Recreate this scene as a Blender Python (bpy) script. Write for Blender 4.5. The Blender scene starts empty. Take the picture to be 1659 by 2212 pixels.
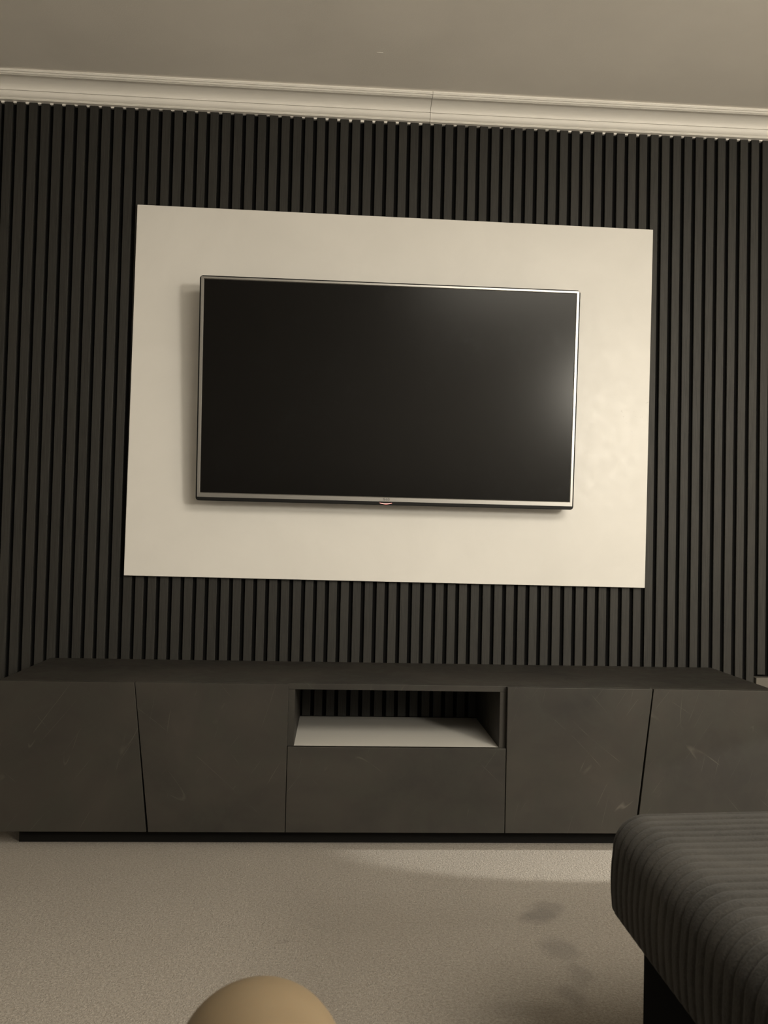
import bpy, bmesh, math, random
from mathutils import Vector, Matrix, noise

random.seed(7)
SC = bpy.context.scene
COL = SC.collection

# ------------------------------------------------------------------ camera
IMG_W, IMG_H = 1659, 2212
F_PX = 1797.5
CAM = Vector((-0.1846, -2.8029, 0.8856))
YAW, PITCH, ROLL = 0.0566, 0.0296, 0.0234
fwd = Vector((math.sin(YAW)*math.cos(PITCH), math.cos(YAW)*math.cos(PITCH), math.sin(PITCH)))
rgt = Vector((math.cos(YAW), -math.sin(YAW), 0))
upv = rgt.cross(fwd)
r2 = math.cos(ROLL)*rgt + math.sin(ROLL)*upv
u2 = -math.sin(ROLL)*rgt + math.cos(ROLL)*upv
cd = bpy.data.cameras.new('camera')
cd.sensor_fit = 'VERTICAL'
cd.sensor_height = 36.0
cd.sensor_width = 27.0
cd.lens = F_PX/IMG_H*36.0
cd.clip_start = 0.02
cd.dof.use_dof = True
cd.dof.focus_distance = 2.72
cd.dof.aperture_fstop = 11.0
cam = bpy.data.objects.new('camera', cd)
COL.objects.link(cam)
m = Matrix.Identity(4)
for i in range(3):
    m[i][0] = r2[i]; m[i][1] = u2[i]; m[i][2] = -fwd[i]; m[i][3] = CAM[i]
cam.matrix_world = m
SC.camera = cam

# ------------------------------------------------------------------ world, lights, exposure
SC.view_settings.view_transform = 'Standard'
SC.view_settings.look = 'None'
SC.view_settings.gamma = 1.0
SC.view_settings.use_curve_mapping = False
SC.view_settings.exposure = 0.0
w = bpy.data.worlds.new('night_world')
SC.world = w
w.use_nodes = True
w.node_tree.nodes['Background'].inputs[0].default_value = (0.02, 0.02, 0.025, 1)
w.node_tree.nodes['Background'].inputs[1].default_value = 0.3


def add_light(name, kind, loc, power, color, size=0.3, target=None, size_y=None):
    ld = bpy.data.lights.new(name, kind)
    ld.energy = power
    ld.color = color
    if kind == 'AREA':
        ld.shape = 'RECTANGLE' if size_y else 'DISK'
        ld.size = size
        if size_y:
            ld.size_y = size_y
    else:
        ld.shadow_soft_size = size
    o = bpy.data.objects.new(name, ld)
    o.location = loc
    if target is not None:
        o.rotation_euler = (Vector(target)-Vector(loc)).to_track_quat('-Z', 'Y').to_euler()
    COL.objects.link(o)
    return o


# warm floor lamp standing behind the sofa at the right, and the ceiling fitting near it
add_light('floor_lamp_light', 'POINT', (1.80, -3.40, 1.60), 165, (1.0, 0.925, 0.785), 0.22)
add_light('ceiling_lamp_light', 'AREA', (1.10, -3.15, 2.33), 88, (1.0, 0.925, 0.785), 1.5, (1.10, -3.15, 0))
# added spot with no known source, shaped to lay a bright strip on the carpet
sp = add_light('added_strip_spot', 'SPOT', (2.50, -0.50, 0.70), 300, (1.0, 0.97, 0.88), 0.02, (0.62, -0.440, 0.0))
sp.data.spot_size = math.radians(11.6)
sp.data.spot_blend = 0.12
SC.cycles.max_bounces = 6
SC.cycles.diffuse_bounces = 4
SC.cycles.glossy_bounces = 2
SC.cycles.transmission_bounces = 2
SC.cycles.caustics_reflective = False
SC.cycles.caustics_refractive = False

# ------------------------------------------------------------------ helpers
ZO = 0.0073          # height of the measured zero level above the carpet


def Z(z):
    return z+ZO


def obj(name, bm, mat, parent=None, base=(0, 0, 0), smooth=False):
    me = bpy.data.meshes.new(name)
    b = Vector(base)
    if b.length > 0:
        for v in bm.verts:
            v.co -= b
    bmesh.ops.recalc_face_normals(bm, faces=bm.faces)
    bm.to_mesh(me)
    bm.free()
    if smooth:
        for p in me.polygons:
            p.use_smooth = True
    if mat is not None:
        me.materials.append(mat)
    o = bpy.data.objects.new(name, me)
    COL.objects.link(o)
    if parent is not None:
        o.parent = parent
    return o


def bm_box(x0, x1, y0, y1, z0, z1, bevel=0.0, seg=2, bm=None):
    own = bm is None
    if own:
        bm = bmesh.new()
    vs = [bm.verts.new((x, y, z)) for x in (x0, x1) for y in (y0, y1) for z in (z0, z1)]
    idx = [(0, 1, 3, 2), (4, 6, 7, 5), (0, 4, 5, 1), (2, 3, 7, 6), (0, 2, 6, 4), (1, 5, 7, 3)]
    fs = [bm.faces.new([vs[i] for i in q]) for q in idx]
    if bevel > 0:
        es = list({e for f in fs for e in f.edges})
        bmesh.ops.bevel(bm, geom=es, offset=bevel, segments=seg, profile=0.5, affect='EDGES')
    return bm


def bm_prism(pts, y0, y1, bevel=0.0, seg=2):
    """polygon given in x,z, thick from y0 to y1"""
    bm = bmesh.new()
    a = [bm.verts.new((x, y0, z)) for x, z in pts]
    b = [bm.verts.new((x, y1, z)) for x, z in pts]
    bm.faces.new(a)
    bm.faces.new(list(reversed(b)))
    n = len(pts)
    for i in range(n):
        bm.faces.new((a[i], b[i], b[(i+1) % n], a[(i+1) % n]))
    if bevel > 0:
        bmesh.ops.bevel(bm, geom=list(bm.edges), offset=bevel, segments=seg, profile=0.5, affect='EDGES')
    return bm


def rounded_rect(x0, x1, z0, z1, r, seg=5):
    pts = []
    for cx, cz, a0 in ((x1-r, z1-r, 0), (x0+r, z1-r, 90), (x0+r, z0+r, 180), (x1-r, z0+r, 270)):
        for k in range(seg+1):
            a = math.radians(a0+90*k/seg)
            pts.append((cx+r*math.cos(a), cz+r*math.sin(a)))
    return pts


def empty(name, loc):
    o = bpy.data.objects.new(name, None)
    o.empty_display_size = 0.1
    o.location = loc
    COL.objects.link(o)
    return o


def tag(o, label, cat, group=None):
    o['label'] = label
    o['category'] = cat
    if group:
        o['group'] = group
    return o


def struct(o):
    o['kind'] = 'structure'
    return o


# ------------------------------------------------------------------ materials
class NT:
    def __init__(self, name):
        self.m = bpy.data.materials.new(name)
        self.m.use_nodes = True
        self.t = self.m.node_tree
        self.b = self.t.nodes['Principled BSDF']

    def n(self, typ, **kw):
        nd = self.t.nodes.new(typ)
        for k, v in kw.items():
            setattr(nd, k, v)
        return nd

    def link(self, a, b):
        self.t.links.new(a, b)

    def put(self, node, key, val):
        s = node.inputs[key]
        if hasattr(val, 'links') or isinstance(val, bpy.types.NodeSocket):
            self.link(val, s)
        else:
            s.default_value = val

    def coords(self, scale=(1, 1, 1), rot=(0, 0, 0), loc=(0, 0, 0), kind='Object'):
        tc = self.n('ShaderNodeTexCoord')
        mp = self.n('ShaderNodeMapping')
        mp.inputs['Scale'].default_value = scale
        mp.inputs['Rotation'].default_value = rot
        mp.inputs['Location'].default_value = loc
        self.link(tc.outputs[kind], mp.inputs[0])
        return mp.outputs[0]

    def noise(self, vec, scale, detail=4, rough=0.5, dist=0.0):
        nd = self.n('ShaderNodeTexNoise')
        self.link(vec, nd.inputs['Vector'])
        nd.inputs['Scale'].default_value = scale
        nd.inputs['Detail'].default_value = detail
        nd.inputs['Roughness'].default_value = rough
        nd.inputs['Distortion'].default_value = dist
        return nd.outputs['Fac']

    def math(self, op, a, b=0.0, clamp=False):
        nd = self.n('ShaderNodeMath', operation=op, use_clamp=clamp)
        self.put(nd, 0, a)
        self.put(nd, 1, b)
        return nd.outputs[0]

    def ramp(self, fac, lo, hi, a=0.0, b=1.0):
        nd = self.n('ShaderNodeMapRange')
        nd.clamp = True
        self.put(nd, 0, fac)
        nd.inputs[1].default_value = lo
        nd.inputs[2].default_value = hi
        nd.inputs[3].default_value = a
        nd.inputs[4].default_value = b
        return nd.outputs[0]

    def mix(self, fac, a, b):
        nd = self.n('ShaderNodeMix', data_type='RGBA')
        self.put(nd, 0, fac)
        for k, v in ((6, a), (7, b)):
            if isinstance(v, tuple):
                nd.inputs[k].default_value = (*v, 1) if len(v) == 3 else v
            else:
                self.link(v, nd.inputs[k])
        return nd.outputs[2]

    def bump(self, h, strength, dist):
        nd = self.n('ShaderNodeBump')
        nd.inputs['Strength'].default_value = strength
        nd.inputs['Distance'].default_value = dist
        self.link(h, nd.inputs['Height'])
        self.link(nd.outputs[0], self.b.inputs['Normal'])

    def set(self, **kw):
        for k, v in kw.items():
            k = k.replace('_', ' ')
            if isinstance(v, tuple) and len(v) == 3:
                v = (*v, 1)
            self.put(self.b, k, v)
        return self


def mat_plain(name, col, rough=0.5, metal=0.0, spec=0.5):
    t = NT(name)
    t.set(Base_Color=col, Roughness=rough, Metallic=metal)
    t.b.inputs['Specular IOR Level'].default_value = spec
    return t.m


def mat_plaster(name, col, var=0.06, rough=0.85, bump=0.15):
    t = NT(name)
    v = t.coords()
    n1 = t.noise(v, 2.2, 4, 0.55)
    c2 = tuple(c*(1-var) for c in col)
    t.set(Base_Color=t.mix(t.ramp(n1, 0.35, 0.65), col, c2), Roughness=rough)
    t.b.inputs['Specular IOR Level'].default_value = 0.25
    if bump > 0.2:
        t.bump(t.noise(v, 260, 2, 0.6), bump, 0.0015)
    return t.m


def mat_slat():
    t = NT('charcoal_wood_veneer')
    oi = t.n('ShaderNodeObjectInfo')
    sh = t.n('ShaderNodeVectorMath', operation='ADD')
    v = t.coords()
    cmb = t.n('ShaderNodeCombineXYZ')
    t.link(t.math('MULTIPLY', oi.outputs['Random'], 40.0), cmb.inputs[2])
    t.link(t.math('MULTIPLY', oi.outputs['Random'], 11.0), cmb.inputs[0])
    t.link(v, sh.inputs[0])
    t.link(cmb.outputs[0], sh.inputs[1])
    mp = t.n('ShaderNodeMapping')
    mp.inputs['Scale'].default_value = (1, 1, 0.022)
    t.link(sh.outputs[0], mp.inputs[0])
    g = t.noise(mp.outputs[0], 420, 3, 0.65, 0.3)
    g2 = t.noise(sh.outputs[0], 5, 3, 0.5)
    tone = t.math('ADD', t.ramp(g, 0.3, 0.72), t.math('MULTIPLY', t.math('SUBTRACT', oi.outputs['Random'], 0.5), 0.25), True)
    c = t.mix(tone, (0.016, 0.0155, 0.0140), (0.035, 0.034, 0.031))
    c = t.mix(t.math('MULTIPLY', t.ramp(g2, 0.45, 0.7), 0.25), c, (0.034, 0.030, 0.025))
    t.set(Base_Color=c, Roughness=t.ramp(g, 0.2, 0.8, 0.62, 0.5))
    t.b.inputs['Specular IOR Level'].default_value = 0.3
    t.bump(g, 0.35, 0.0012)
    return t.m


def mat_laminate(seed=0.0, bright=1.0):
    """dark trowelled concrete-look laminate with fine pale scratches"""
    t = NT('dark_concrete_laminate')
    v = t.coords(loc=(seed, seed*0.7, seed*1.3))
    n1 = t.noise(v, 2.6, 5, 0.6, 0.6)
    n2 = t.noise(v, 9.0, 6, 0.65, 0.8)
    a = (0.027*bright, 0.0245*bright, 0.0215*bright)
    b = (0.055*bright, 0.048*bright, 0.040*bright)
    cc = (0.046*bright, 0.046*bright, 0.038*bright)
    c = t.mix(t.ramp(n1, 0.32, 0.68), a, b)
    c = t.mix(t.math('MULTIPLY', t.ramp(n2, 0.42, 0.70), 0.6), c, cc)
    # trowel scratches: thin ridges of stretched noise, broken up by patches
    tot = None
    for k, (ang, sx, sc, wid) in enumerate(((0.95, 0.08, 13, 0.0042), (-0.75, 0.10, 10, 0.0042), (1.35, 0.09, 12, 0.0038))):
        vv = t.coords(scale=(1, 1, 1), rot=(0, ang, 0), loc=(seed+3.1*k, 0.3, 1.7*k))
        m2 = t.n('ShaderNodeMapping')
        m2.inputs['Scale'].default_value = (sx, 1, 1)
        t.link(vv, m2.inputs[0])
        s = t.noise(m2.outputs[0], sc, 0, 0.5)
        line = t.ramp(t.math('ABSOLUTE', t.math('SUBTRACT', s, 0.5)), 0.0, wid, 1.0, 0.0)
        msk = t.ramp(t.noise(vv, 9.0, 2, 0.6), 0.54, 0.66)
        line = t.math('MULTIPLY', line, msk)
        tot = line if tot is None else t.math('MAXIMUM', tot, line)
    c = t.mix(t.math('MULTIPLY', tot, 0.55), c, (0.15*bright, 0.135*bright, 0.115*bright))
    t.set(Base_Color=c, Roughness=t.ramp(n2, 0.3, 0.7, 0.62, 0.48))
    t.b.inputs['Specular IOR Level'].default_value = 0.35
    return t.m


def mat_board():
    t = NT('satin_white_board')
    v = t.coords()
    n1 = t.noise(v, 3.0, 5, 0.6, 0.5)
    n2 = t.noise(v, 26, 4, 0.6)
    c = t.mix(t.ramp(n1, 0.3, 0.75), (0.725, 0.71, 0.68), (0.67, 0.655, 0.625))
    # a few grey scuffs near the right edge
    sp = t.ramp(t.noise(v, 60, 3, 0.6), 0.66, 0.74)
    sx = t.n('ShaderNodeSeparateXYZ')
    t.link(v, sx.inputs[0])
    reg = t.math('MULTIPLY', t.ramp(sx.outputs[0], 0.72, 0.80), t.math('MULTIPLY', t.ramp(sx.outputs[2], 0.38, 0.5), t.ramp(sx.outputs[2], 0.74, 0.62)))
    c = t.mix(t.math('MULTIPLY', t.math('MULTIPLY', sp, reg), 0.55), c, (0.42, 0.42, 0.40))
    t.set(Base_Color=c, Roughness=t.ramp(n2, 0.3, 0.7, 0.36, 0.48))
    t.b.inputs['Specular IOR Level'].default_value = 0.4
    return t.m


def mat_carpet():
    t = NT('grey_beige_carpet')
    v = t.coords()
    n1 = t.noise(v, 1.7, 5, 0.6, 0.4)
    n2 = t.noise(v, 7.0, 5, 0.6)
    n3 = t.noise(v, 150, 3, 0.8)
    n4 = t.noise(v, 280, 2, 0.7)
    c = t.mix(t.ramp(n1, 0.3, 0.7), (0.305, 0.272, 0.232), (0.362, 0.329, 0.285))
    c = t.mix(t.math('MULTIPLY', t.ramp(n2, 0.45, 0.75), 0.35), c, (0.325, 0.285, 0.24))
    c = t.mix(t.math('MULTIPLY', t.ramp(n3, 0.36, 0.62, 1.0, 0.0), 0.8), c, (0.20, 0.172, 0.14))
    c = t.mix(t.math('MULTIPLY', t.ramp(n4, 0.52, 0.72), 0.5), c, (0.55, 0.51, 0.45))
    # old spills on the pile
    tot = None
    dis = t.n('ShaderNodeTexNoise')
    dis.inputs['Scale'].default_value = 14
    t.link(v, dis.inputs['Vector'])
    off = t.n('ShaderNodeVectorMath', operation='MULTIPLY_ADD')
    t.link(dis.outputs['Color'], off.inputs[0])
    off.inputs[1].default_value = (0.07, 0.07, 0)
    t.link(v, off.inputs[2])
    for (sx, sy, rx, ry, ang, st) in ((0.355, -0.790, 0.062, 0.034, 0.75, 0.70), (0.395, -0.755, 0.030, 0.028, 0.2, 0.5),
                                      (0.358, -0.955, 0.042, 0.048, 0.0, 0.48), (0.365, -1.06, 0.028, 0.05, 0.0, 0.38), (0.335, -1.145, 0.03, 0.05, 0.0, 0.42),
                                      (0.23, -1.19, 0.08, 0.03, 0.0, 0.25), (-0.24, -0.93, 0.02, 0.012, 0.0, 0.3)):
        mp = t.n('ShaderNodeMapping', vector_type='TEXTURE')
        mp.inputs['Location'].default_value = (sx, sy, 0)
        mp.inputs['Rotation'].default_value = (0, 0, ang)
        mp.inputs['Scale'].default_value = (rx, ry, 1)
        t.link(off.outputs[0], mp.inputs[0])
        ln = t.n('ShaderNodeVectorMath', operation='LENGTH')
        t.link(mp.outputs[0], ln.inputs[0])
        s = t.ramp(ln.outputs['Value'], 0.55, 1.25, st, 0.0)
        tot = s if tot is None else t.math('MAXIMUM', tot, s)
    c = t.mix(tot, c, (0.15, 0.132, 0.115))
    # dark lint specks
    sp = t.ramp(t.noise(v, 34, 2, 0.5), 0.765, 0.785)
    c = t.mix(t.math('MULTIPLY', sp, 0.7), c, (0.05, 0.043, 0.035))
    t.set(Base_Color=c, Roughness=0.95)
    t.b.inputs['Specular IOR Level'].default_value = 0.1
    t.b.inputs['Sheen Weight'].default_value = 0.15
    t.bump(t.math('ADD', n3, t.math('MULTIPLY', n4, 0.6)), 0.9, 0.006)
    return t.m


def mat_cord():
    t = NT('charcoal_corduroy')
    v = t.coords()
    n1 = t.noise(v, 6, 4, 0.6, 0.5)
    n2 = t.noise(v, 300, 3, 0.7)
    c = t.mix(t.ramp(n1, 0.35, 0.7), (0.016, 0.0155, 0.0145), (0.040, 0.0375, 0.034))
    c = t.mix(t.math('MULTIPLY', t.ramp(n2, 0.35, 0.7), 0.4), c, (0.058, 0.054, 0.049))
    t.set(Base_Color=c, Roughness=0.9)
    t.b.inputs['Specular IOR Level'].default_value = 0.15
    t.b.inputs['Sheen Weight'].default_value = 0.08
    t.b.inputs['Sheen Roughness'].default_value = 0.5
    t.bump(n2, 0.5, 0.003)
    return t.m


def mat_screen():
    t = NT('dark_lcd_glass')
    v = t.coords()
    n1 = t.noise(v, 5, 4, 0.6, 0.5)
    n2 = t.noise(v, 34, 4, 0.65)
    dust = t.math('MULTIPLY', t.ramp(n1, 0.5, 0.7), t.ramp(n2, 0.45, 0.75))
    c = t.mix(t.math('MULTIPLY', dust, 0.15), (0.0045, 0.0042, 0.004), (0.02, 0.022, 0.024))
    t.set(Base_Color=c, Roughness=t.ramp(dust, 0, 1, 0.22, 0.27))
    t.b.inputs['Specular IOR Level'].default_value = 0.15
    return t.m


def mat_skin():
    t = NT('skin')
    v = t.coords()
    n1 = t.noise(v, 9, 4, 0.6)
    c = t.mix(t.ramp(n1, 0.35, 0.7), (0.195, 0.146, 0.089), (0.172, 0.127, 0.076))
    t.set(Base_Color=c, Roughness=0.55)
    t.b.inputs['Subsurface Weight'].default_value = 0.12
    t.b.inputs['Subsurface Radius'].default_value = (0.01, 0.004, 0.002)
    t.b.inputs['Specular IOR Level'].default_value = 0.3
    return t.m


M_WALL = mat_plaster('greige_wall_paint', (0.50, 0.48, 0.45))
M_CEIL = mat_plaster('ceiling_paint', (0.82, 0.79, 0.74), 0.07, 0.9, 0.25)
M_CORN = mat_plaster('cornice_paint', (0.88, 0.86, 0.82), 0.03, 0.55, 0.1)
M_FELT = mat_plain('black_felt', (0.006, 0.006, 0.006), 0.98, 0, 0.05)
M_SLAT = mat_slat()
M_BOARD = mat_board()
M_LAM = mat_laminate(0.0, 0.71)
M_LAM2 = mat_laminate(5.3, 0.71)
M_PLINTH = mat_plain('black_plinth_board', (0.006, 0.0055, 0.005), 0.7, 0, 0.2)
M_INSIDE = mat_plain('dark_carcass_board', (0.018, 0.017, 0.015), 0.7, 0, 0.2)
M_SHELF = mat_plaster('white_shelf_melamine', (0.58, 0.565, 0.53), 0.05, 0.45, 0.03)
M_CARPET = mat_carpet()
M_CORD = mat_cord()
M_SCREEN = mat_screen()
M_SILVER = mat_plain('brushed_silver', (0.36, 0.355, 0.345), 0.36, 0.95)
M_TVBLACK = mat_plain('black_plastic', (0.006, 0.006, 0.006), 0.5, 0, 0.2)
M_INK = mat_plain('dark_print', (0.015, 0.014, 0.013), 0.6, 0, 0.1)
M_SKIN = mat_skin()
M_SKIRT = mat_plaster('grey_beige_boxing_paint', (0.13, 0.12, 0.105), 0.06, 0.6, 0.1)
t = NT('red_standby_light')
t.set(Base_Color=(0.4, 0.02, 0.02))
t.b.inputs['Emission Color'].default_value = (1.0, 0.40, 0.34, 1)
t.b.inputs['Emission Strength'].default_value = 2.2
M_LED = t.m

# ------------------------------------------------------------------ room shell
RX0, RX1, RY0 = -2.3, 2.6, -4.9
WY = 0.020                       # plaster face behind the slat panels
CZ = 2.3665                      # ceiling height
floor = struct(obj('floor', bm_box(RX0, RX1, RY0, WY, -0.05, 0.0), M_CARPET))
ceiling = struct(obj('ceiling', bm_box(RX0, RX1, RY0, WY, CZ, CZ+0.05), M_CEIL))
wall_back = struct(obj('wall_back', bm_box(RX0, RX1, WY, WY+0.1, 0, CZ), M_CORN))
struct(obj('wall_left', bm_box(RX0-0.1, RX0, RY0, WY, 0, CZ), M_WALL))
struct(obj('wall_right', bm_box(RX1, RX1+0.1, RY0, WY, 0, CZ), M_WALL))
struct(obj('wall_front', bm_box(RX0, RX1, RY0-0.1, RY0, 0, CZ), M_WALL))
chip = obj('paint_nick', bm_box(-0.098, -0.078, -0.300, -0.2975, CZ-0.0006, CZ+0.001), M_CORN, ceiling)

# felt backing of the slat panels, its top edge wandering under the cornice
PITCH_S = 0.04
X0S = -1.29098                   # centre of the gap numbered 0
tops = [(-2.2, 4), (-1.3, 4), (-0.9, 3), (-0.5, 2), (-0.36, 4), (-0.20, 8), (0.0, 7), (0.15, 4), (0.40, 3), (0.52, 4), (0.62, 6), (0.82, 7), (0.90, 3), (1.3, 4), (2.5, 4)]
LIPZ = Z(2.2995)
CUT_X = 1.2645
pts = [(-2.2, 0.0)] + [(CUT_X, 0.0), (CUT_X, Z(0.426)), (2.5, Z(0.426))] + [(x, LIPZ-0.001*d) for x, d in reversed(tops)]
obj('felt_backing', bm_prism(pts, 0.011, WY-0.0002), M_FELT, wall_back)

# slats: one mesh for the long ones, one for those cut short above the boxing at the right
SW = 0.0272


def slat_mesh(z0, z1, nm):
    bm = bm_box(-SW/2, SW/2, 0.0, 0.0112, z0, z1, 0.0011, 2)
    me = bpy.data.meshes.new(nm)
    bmesh.ops.recalc_face_normals(bm, faces=bm.faces)
    bm.to_mesh(me)
    bm.free()
    me.materials.append(M_SLAT)
    return me


ME_LONG = slat_mesh(0.0, LIPZ, 'slat')
ME_SHORT = slat_mesh(Z(0.434), LIPZ, 'slat_short')
rs = random.Random(3)
for i in range(-8, 76):
    cx = X0S+PITCH_S*(i+0.5)
    me = ME_LONG if cx < CUT_X else ME_SHORT
    o = bpy.data.objects.new('slat', me)
    o.location = (cx+rs.uniform(-0.0004, 0.0004), 0, rs.uniform(-0.0012, 0.0006))
    o.parent = wall_back
    COL.objects.link(o)
struct(obj('trim_3', bm_box(CUT_X+0.0008, 2.58, -0.012, WY-0.0005, 0, Z(0.424), 0.0015), M_SKIRT))

# moulded cornice: profile (y, z) swept along x, in two lengths meeting at a joint
prof = []


def ray_z(v, y):                 # height on the profile seen at image row v at the left edge of the photograph
    d = fwd + r2*((0-IMG_W/2)/F_PX) + u2*(-(v-IMG_H/2)/F_PX)
    k = (y-CAM.y)/d.y
    return CAM.z+k*d.z


P_ = [(147.0, -0.096), (149.0, -0.0985), (151.0, -0.097), (152.0, -0.0905), (154.5, -0.0925), (156.3, -0.0905), (157.0, -0.0850),
      (158.7, -0.0885), (160.2, -0.0855), (160.6, -0.076)]
for v_, y_ in P_:
    prof.append((y_, ray_z(v_, y_)))
yA, zA = prof[-1]
yB, zB = -0.027, ray_z(192.0, -0.027)
for k in range(1, 10):           # cove, hollow towards the room
    a = math.pi/2*k/9
    prof.append((yA+(yB-yA)*math.sin(a), zA+(zB-zA)*(1-math.cos(a))))
prof.append((yB+0.0040, ray_z(192.4, yB+0.0040)))
prof.append((yB-0.0008, ray_z(193.6, yB-0.0008)))
for k in range(1, 7):            # lower convex roll
    a = math.pi/2*k/6
    z0_, z1_ = ray_z(193.6, yB), ray_z(208.6, -0.0135)
    prof.append((yB+(-0.0125-yB)*(1-math.cos(a)), z0_+(z1_-z0_)*math.sin(a)))
prof += [(-0.0150, ray_z(209.2, -0.0150)), (-0.0150, ray_z(210.6, -0.0150)), (-0.0115, ray_z(210.9, -0.0115)), (-0.0125, ray_z(213.0, -0.0125))]
zl = prof[-1][1]
prof += [(WY, zl+0.0005), (WY, CZ+0.004), (-0.096, CZ+0.004)]


def cornice(x0, x1, name, sink):
    bm = bmesh.new()
    n = 26
    rings = []
    for i in range(n+1):
        x = x0+(x1-x0)*i/n
        s = -0.0030*max(0.0, 1-(x/1.3)**2)-sink
        rings.append([bm.verts.new((x, y, z+s)) for y, z in prof])
    for a, b in zip(rings, rings[1:]):
        for k in range(len(prof)):
            k2 = (k+1) % len(prof)
            bm.faces.new((a[k], a[k2], b[k2], b[k]))
    bm.faces.new(rings[0])
    bm.faces.new(list(reversed(rings[-1])))
    return struct(obj(name, bm, M_CORN))


TRIM1 = cornice(RX0+0.002, 0.0985, 'trim_1', 0.0)
TRIM2 = cornice(0.0997, RX1-0.002, 'trim_2', 0.0006)

# white filler showing between the slat tops and the cornice
for i in range(-3, 68):
    gx = X0S+PITCH_S*i
    d_ = 3.0
    for (xa, da), (xb, db) in zip(tops, tops[1:]):
        if xa <= gx < xb:
            d_ = da+(db-da)*(gx-xa)/(xb-xa)
    d_ = max(1.2, d_-1.0+rs.uniform(-1.0, 0.8))*0.001
    g0 = (PITCH_S-SW)/2-0.0006
    q = rs.uniform(0.0, 0.003)
    obj('filler', bm_prism([(gx-g0+q*0.3, LIPZ-d_), (gx+g0-q, LIPZ-d_), (gx+g0, LIPZ+0.002), (gx-g0, LIPZ+0.002)], 0.0015, 0.0105), M_CORN, TRIM1 if gx < 0.099 else TRIM2)

# ------------------------------------------------------------------ white board behind the television
board = obj('backing_board', bm_prism([(-0.8787, Z(0.7308)), (0.8690, Z(0.7245)), (0.8805, Z(1.9587)), (-0.8737, Z(1.9651))], -0.018, -0.0002, 0.0012, 2), M_BOARD,
            base=(0, -0.009, Z(0.7276)))
board.location = (0, -0.009, Z(0.7276))
tag(board, 'large cream white rectangular board fixed to the black slats behind the television', 'board')

# ------------------------------------------------------------------ television
TVW, TVH = 1.236, 0.7205
tilt = math.atan2(0.044, 0.72)
tv = empty('television', (-0.0225, -0.0945, Z(0.9812)))
tv.rotation_euler = (tilt, 0, 0)      # top leans towards the room
tag(tv, 'large flat television with silver bezel, switched off, hung on the white board', 'television')
h = TVW/2
CH = 0.0115                            # black chin under the silver frame
# local frame: x right, z up along the screen, y backwards; y=0 is the front of the bezel
obj('housing', bm_prism(rounded_rect(-h, h, 0, TVH, 0.009), 0.0035, 0.030, 0.002, 2), M_TVBLACK, tv)
obj('rear_cover', bm_box(-0.42, 0.42, 0.0302, 0.052, 0.06, 0.52, 0.012, 3), M_TVBLACK, tv)
# silver bezel ring
ox0, ox1, oz0, oz1 = -h+0.0044, h-0.0044, CH, TVH-0.0042
ix0, ix1, iz0, iz1 = -h+0.0140, h-0.0140, CH+0.0150, TVH-0.0120
bm = bmesh.new()
outer = [(ox0, oz0), (ox1, oz0), (ox1, oz1), (ox0, oz1)]
inner = [(ix0, iz0), (ix1, iz0), (ix1, iz1), (ix0, iz1)]
ch = 0.0022
inn2 = [(ix0-ch, iz0-ch), (ix1+ch, iz0-ch), (ix1+ch, iz1+ch), (ix0-ch, iz1+ch)]
loops = [[bm.verts.new((x, y, z)) for x, z in L] for L, y in ((outer, 0.0034), (outer, 0.0006), ([(x*0.9994, z) for x, z in outer], 0.0), (inn2, 0.0), (inner, 0.0020), (inner, 0.0034))]
for a, b in zip(loops, loops[1:]):
    for k in range(4):
        bm.faces.new((a[k], a[(k+1) % 4], b[(k+1) % 4], b[k]))
obj('bezel', bm, M_SILVER, tv)
obj('screen', bm_box(ix0+0.0004, ix1-0.0004, 0.0022, 0.0034, iz0+0.0004, iz1-0.0004), M_SCREEN, tv)
obj('chin', bm_box(-h+0.006, h-0.006, 0.0006, 0.0034, 0.0012, CH-0.0006, 0.001), M_TVBLACK, tv)
# curved red standby light in the chin
bm = bmesh.new()
n = 14
rings = []
LX = -0.0035
for i in range(n+1):
    s = -1+2*i/n
    x = LX+s*0.0200
    zc_ = CH-0.0045-0.0030*(1-s*s)
    r = 0.0011*(1-0.75*s*s)+0.0002
    rings.append([bm.verts.new((x, -0.0002+0.0012*math.cos(a), zc_+r*math.sin(a))) for a in (k*math.pi/4 for k in range(8))])
for a, b in zip(rings, rings[1:]):
    for k in range(8):
        bm.faces.new((a[k], a[(k+1) % 8], b[(k+1) % 8], b[k]))
bm.faces.new(rings[0])
bm.faces.new(list(reversed(rings[-1])))
led = obj('standby_light', bm, M_LED, tv, smooth=True)
led['label'] = 'glowing red curved standby light'
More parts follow.
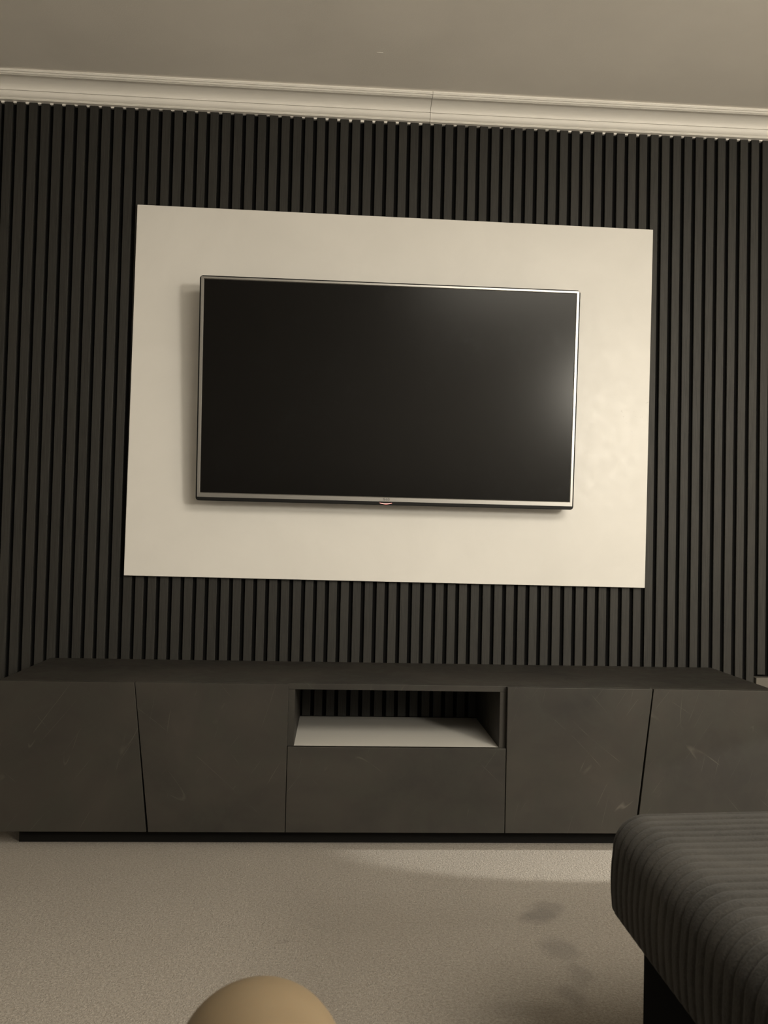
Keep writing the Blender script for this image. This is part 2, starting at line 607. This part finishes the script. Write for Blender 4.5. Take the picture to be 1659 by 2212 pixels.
# maker's mark printed on the lower bezel: round emblem and two letters
fc = bpy.data.curves.new('mark', 'FONT')
fc.body = 'LG'
fc.size = 0.0098
fc.extrude = 0.0002
fc.align_x = 'LEFT'
tmp = bpy.data.objects.new('mark_tmp', fc)
COL.objects.link(tmp)
bpy.context.view_layer.update()
me = bpy.data.meshes.new_from_object(tmp.evaluated_get(bpy.context.evaluated_depsgraph_get()))
bpy.data.objects.remove(tmp)
bm = bmesh.new()
bm.from_mesh(me)
for v_ in bm.verts:
    x, y, z = v_.co
    v_.co = (LX+0.0005+x, -0.0003-z, CH+0.0042+y)
bpy.data.meshes.remove(me)
cx_, cz_ = LX-0.0050, CH+0.0077
prev = None
first = None
for i in range(19):                    # emblem ring, open at the upper right
    a = math.radians(80+300*i/18)
    q = [bm.verts.new((cx_+rr*math.cos(a), yy, cz_+rr*math.sin(a))) for rr, yy in ((0.0040, -0.0004), (0.0031, -0.0004), (0.0031, 0.0002), (0.0040, 0.0002))]
    if prev:
        for k in range(4):
            bm.faces.new((prev[k], prev[(k+1) % 4], q[(k+1) % 4], q[k]))
    prev = q
bm_box(cx_-0.0006, cx_+0.0003, -0.0004, 0.0002, cz_-0.0018, cz_+0.0018, bm=bm)
bm_box(cx_-0.0006, cx_+0.0015, -0.0004, 0.0002, cz_-0.0018, cz_-0.0010, bm=bm)
bm_box(cx_-0.0019, cx_-0.0012, -0.0004, 0.0002, cz_+0.0006, cz_+0.0014, bm=bm)
obj('maker_mark', bm, M_INK, tv)
# tilting bracket between set and board
mnt = obj('wall_mount', bm_box(-0.22, 0.22, 0.0522, 0.0645, 0.18, 0.44, 0.002), M_TVBLACK, tv)

# ------------------------------------------------------------------ low television unit
XL, XR = -1.1098, 1.1098
D = 0.4307
ZT, ZB = Z(0.4552), Z(0.0418)
TH = 0.018
unit = empty('tv_unit', (0, -0.215, 0))
tag(unit, 'long low dark concrete-look television unit with slanted doors and open niche', 'tv unit')
UB = (0, -0.215, 0)
YF = -D+TH                            # carcass front behind the doors


def part(name, bm, mat, parent=unit, smooth=False):
    return obj(name, bm, mat, parent, UB if parent is unit else (0, 0, 0), smooth)


NX0, NX1, NZ0, NZ1 = -0.2903, 0.2985, Z(0.2785), Z(0.4385)
part('top_panel', bm_box(XL, XR, YF, -0.0003, NZ1, ZT, 0.0008), M_LAM)
part('side_panel', bm_box(XL, XL+TH, YF, -0.0003, ZB, NZ1-0.0002), M_LAM)
part('side_panel', bm_box(XR-TH, XR, YF, -0.0003, ZB, NZ1-0.0002), M_LAM)
part('niche_side', bm_box(NX0-TH, NX0, YF, -0.0003, ZB+TH, NZ1-0.0002), M_LAM)
part('niche_side', bm_box(NX1, NX1+TH, YF, -0.0003, ZB+TH, NZ1-0.0002), M_LAM)
part('bottom_panel', bm_box(XL+TH+0.0002, XR-TH-0.0002, YF, -0.0003, ZB, ZB+TH-0.0002), M_INSIDE)
s_ = part('shelf', bm_box(NX0+0.0002, NX1-0.0002, YF+0.0004, -0.020, NZ0-TH, NZ0), M_SHELF)
s_['label'] = 'pale white shelf inside the open niche'
# closed backs of the door compartments (the niche itself is open to the slats)
part('back_panel', bm_box(XL+TH+0.0002, NX0-TH-0.0002, -0.010, -0.004, ZB+TH, NZ1-0.0002), M_INSIDE)
part('back_panel', bm_box(NX1+TH+0.0002, XR-TH-0.0002, -0.010, -0.004, ZB+TH, NZ1-0.0002), M_INSIDE)
part('back_panel', bm_box(NX0-TH+0.002, NX1+TH-0.002, -0.018, -0.004, ZB+TH, NZ0-0.001), M_INSIDE)
Y0, Y1 = -D, YF-0.0012
BV = 0.0010
CL, CR = -0.3078, 0.3157
part('door', bm_prism([(XL, ZB), (-0.6925, ZB), (-0.7372, ZT), (XL, ZT)], Y0, Y1, BV), M_LAM)
part('door', bm_prism([(-0.6865, ZB), (CL-0.0006, ZB), (CL-0.0006, ZT), (-0.7356, ZT)], Y0, Y1, BV), M_LAM2)
part('door', bm_prism([(CR+0.0010, ZB), (0.6930, ZB), (0.7405, ZT), (CR+0.0010, ZT)], Y0, Y1, BV), M_LAM)
part('door', bm_prism([(0.6995, ZB), (XR, ZB), (XR, ZT), (0.7437, ZT)], Y0, Y1, BV), M_LAM2)
part('flap_front', bm_box(CL+0.0012, CR-0.0012, Y0, Y1, ZB, Z(0.2806), BV), M_LAM2)
PR = 0.060
part('plinth', bm_box(-1.058, 1.058, -D+PR, -0.03, 0.0, ZB-0.0002), M_PLINTH)

# ------------------------------------------------------------------ corduroy corner sofa, its chaise reaching in at the lower right
sofa = empty('corner_sofa', (0.2, -2.4, 0))
tag(sofa, 'charcoal grey corduroy sofa, its rounded chaise end jutting in at lower right', 'sofa')
SB = (0.2, -2.4, 0)


def cord_cushion(x0, x1, yf, yn, z0, z1, rt, rb, pitch=0.0228, amp=0.0052, rend=0.035, sub=8):
    """cushion whose ribs run along x over the top and straight down its sides; yf = far end, yn = near end"""
    bm = bmesh.new()
    # closed cross-section (x, z) with outward normals, sampled finely round the corners
    sec = []

    def arc(cx, cz, r, a0, a1, n):
        for k in range(n+1):
            a = math.radians(a0+(a1-a0)*k/n)
            sec.append((cx+r*math.cos(a), cz+r*math.sin(a), math.cos(a), math.sin(a), r))
    arc(x0+rt, z1-rt, rt, 180, 90, 12)
    for k in range(1, 12):
        s = k/12
        sec.append((x0+rt+(x1-x0-2*rt)*s, z1+0.006*math.sin(math.pi*s), 0, 1, rt))
    arc(x1-rt, z1-rt, rt, 90, 0, 12)
    arc(x1-rb, z0+rb, rb, 0, -90, 6)
    for k in range(1, 6):
        s = k/6
        sec.append((x1-rb+(x0-x1+2*rb)*s, z0, 0, -1, rb))
    arc(x0+rb, z0+rb, rb, 270, 180, 6)
    for k in range(1, 4):
        s = k/4
        sec.append((x0-0.003*math.sin(math.pi*s), z0+rb+(z1-rt-z0-rb)*s, -1, 0, rb))
    L = yf-yn
    nrib = int(round(L/pitch))
    nr = nrib*sub
    rings = []
    for i in range(nr+1):
        s = i/nr
        y = yf-L*s
        ph = (s*nrib) % 1.0
        rib = -amp*(abs(2*ph-1.0))**5.0
        e = min(yf-y, y-yn)
        ins = rend-math.sqrt(max(0.0, rend**2-(rend-min(e, rend))**2)) if e < rend else 0.0
        ring = []
        for (x, z, nx, nz, r_) in sec:
            px, pz = x, z
            wob = 0.0016*noise.noise((x*7, y*5, z*7))
            dn = rib-ins+wob
            yy = y+0.0045*noise.noise((x*5+3, y*2.0, z*9))+0.0016*noise.noise((x*23, y*11, z*23))
            ring.append(bm.verts.new((px+nx*dn, yy, pz+nz*dn)))
        rings.append(ring)
    ns = len(sec)
    for a, b in zip(rings, rings[1:]):
        for k in range(ns):
            bm.faces.new((a[k], b[k], b[(k+1) % ns], a[(k+1) % ns]))
    bm.faces.new(rings[0])
    bm.faces.new(list(reversed(rings[-1])))
    return bm


obj('chaise_cushion', cord_cushion(0.2590, 1.16, -1.4900, -2.98, Z(0.292), Z(0.4530), 0.056, 0.020, rend=0.024), M_CORD, sofa, SB, True)
obj('chaise_base', bm_box(0.290, 1.13, -2.96, -1.5600, 0.0, Z(0.300), 0.006), M_FELT, sofa, SB)
obj('seat_cushion', cord_cushion(-1.30, 0.252, -2.26, -2.98, 0.28, 0.425, 0.05, 0.03, sub=5), M_CORD, sofa, SB, True)
obj('seat_base', bm_box(-1.28, 0.288, -2.96, -2.32, 0.0, 0.284, 0.006), M_FELT, sofa, SB)
obj('backrest', cord_cushion(-1.30, 1.16, -2.985, -3.16, 0.20, 0.74, 0.06, 0.03, sub=5), M_CORD, sofa, SB, True)

# ------------------------------------------------------------------ viewer's bent leg
leg = [  # centre, half-width sideways, half-width in the bending plane, direction of the path
    ((-0.150, -2.660, 0.520), 0.086, 0.082, (-0.05, 1, 0.00)),
    ((-0.165, -2.560, 0.520), 0.085, 0.080, (-0.08, 1, 0.00)),
    ((-0.185, -2.430, 0.516), 0.078, 0.075, (-0.12, 1, -0.02)),
    ((-0.210, -2.300, 0.508), 0.070, 0.068, (-0.15, 1, -0.05)),
    ((-0.226, -2.210, 0.492), 0.067, 0.063, (-0.12, 1, -0.10)),
    ((-0.234, -2.150, 0.481), 0.066, 0.062, (-0.06, 1, -0.35)),
    ((-0.238, -2.104, 0.455), 0.065, 0.064, (-0.03, 0.8, -0.9)),
    ((-0.241, -2.090, 0.410), 0.063, 0.063, (-0.02, 0.30, -1)),
    ((-0.243, -2.102, 0.350), 0.056, 0.056, (-0.02, 0.0, -1)),
    ((-0.245, -2.108, 0.285), 0.057, 0.060, (0.0, -0.05, -1)),
    ((-0.247, -2.112, 0.220), 0.052, 0.055, (0.0, -0.05, -1)),
    ((-0.248, -2.114, 0.150), 0.041, 0.043, (0.0, 0.0, -1)),
    ((-0.248, -2.112, 0.100), 0.035, 0.040, (0.0, 0.15, -1)),
    ((-0.248, -2.098, 0.066), 0.037, 0.050, (0.0, 0.8, -1)),
    ((-0.248, -2.060, 0.045), 0.041, 0.042, (0.0, 1, -0.30)),
    ((-0.248, -2.000, 0.034), 0.046, 0.030, (0.0, 1, -0.12)),
    ((-0.246, -1.950, 0.026), 0.048, 0.022, (0.0, 1, -0.06)),
    ((-0.244, -1.912, 0.020), 0.040, 0.016, (0.0, 1, -0.04)),
    ((-0.243, -1.895, 0.018), 0.024, 0.010, (0.0, 1, 0.0)),
]
bm = bmesh.new()
NS = 28
rings = []
for (c, a, b, dr) in leg:
    c = Vector(c)
    dr = Vector(dr).normalized()
    side = dr.cross(Vector((0, 0.5, 0.9))).normalized()
    if side.x < 0:
        side = -side
    other = side.cross(dr).normalized()
    rings.append([bm.verts.new(c+side*a*math.cos(2*math.pi*k/NS)+other*b*math.sin(2*math.pi*k/NS)) for k in range(NS)])
for a, b in zip(rings, rings[1:]):
    for k in range(NS):
        bm.faces.new((a[k], a[(k+1) % NS], b[(k+1) % NS], b[k]))
bm.faces.new(rings[0])
bm.faces.new(list(reversed(rings[-1])))
lg = obj('person', bm, M_SKIN, None, (-0.245, -2.05, 0), True)
lg.location = (-0.245, -2.05, 0)
sd = lg.modifiers.new('smooth', 'SUBSURF')
sd.levels = 1
sd.render_levels = 2
tag(lg, 'bare bent knee of the seated viewer poking up at the bottom edge', 'person')
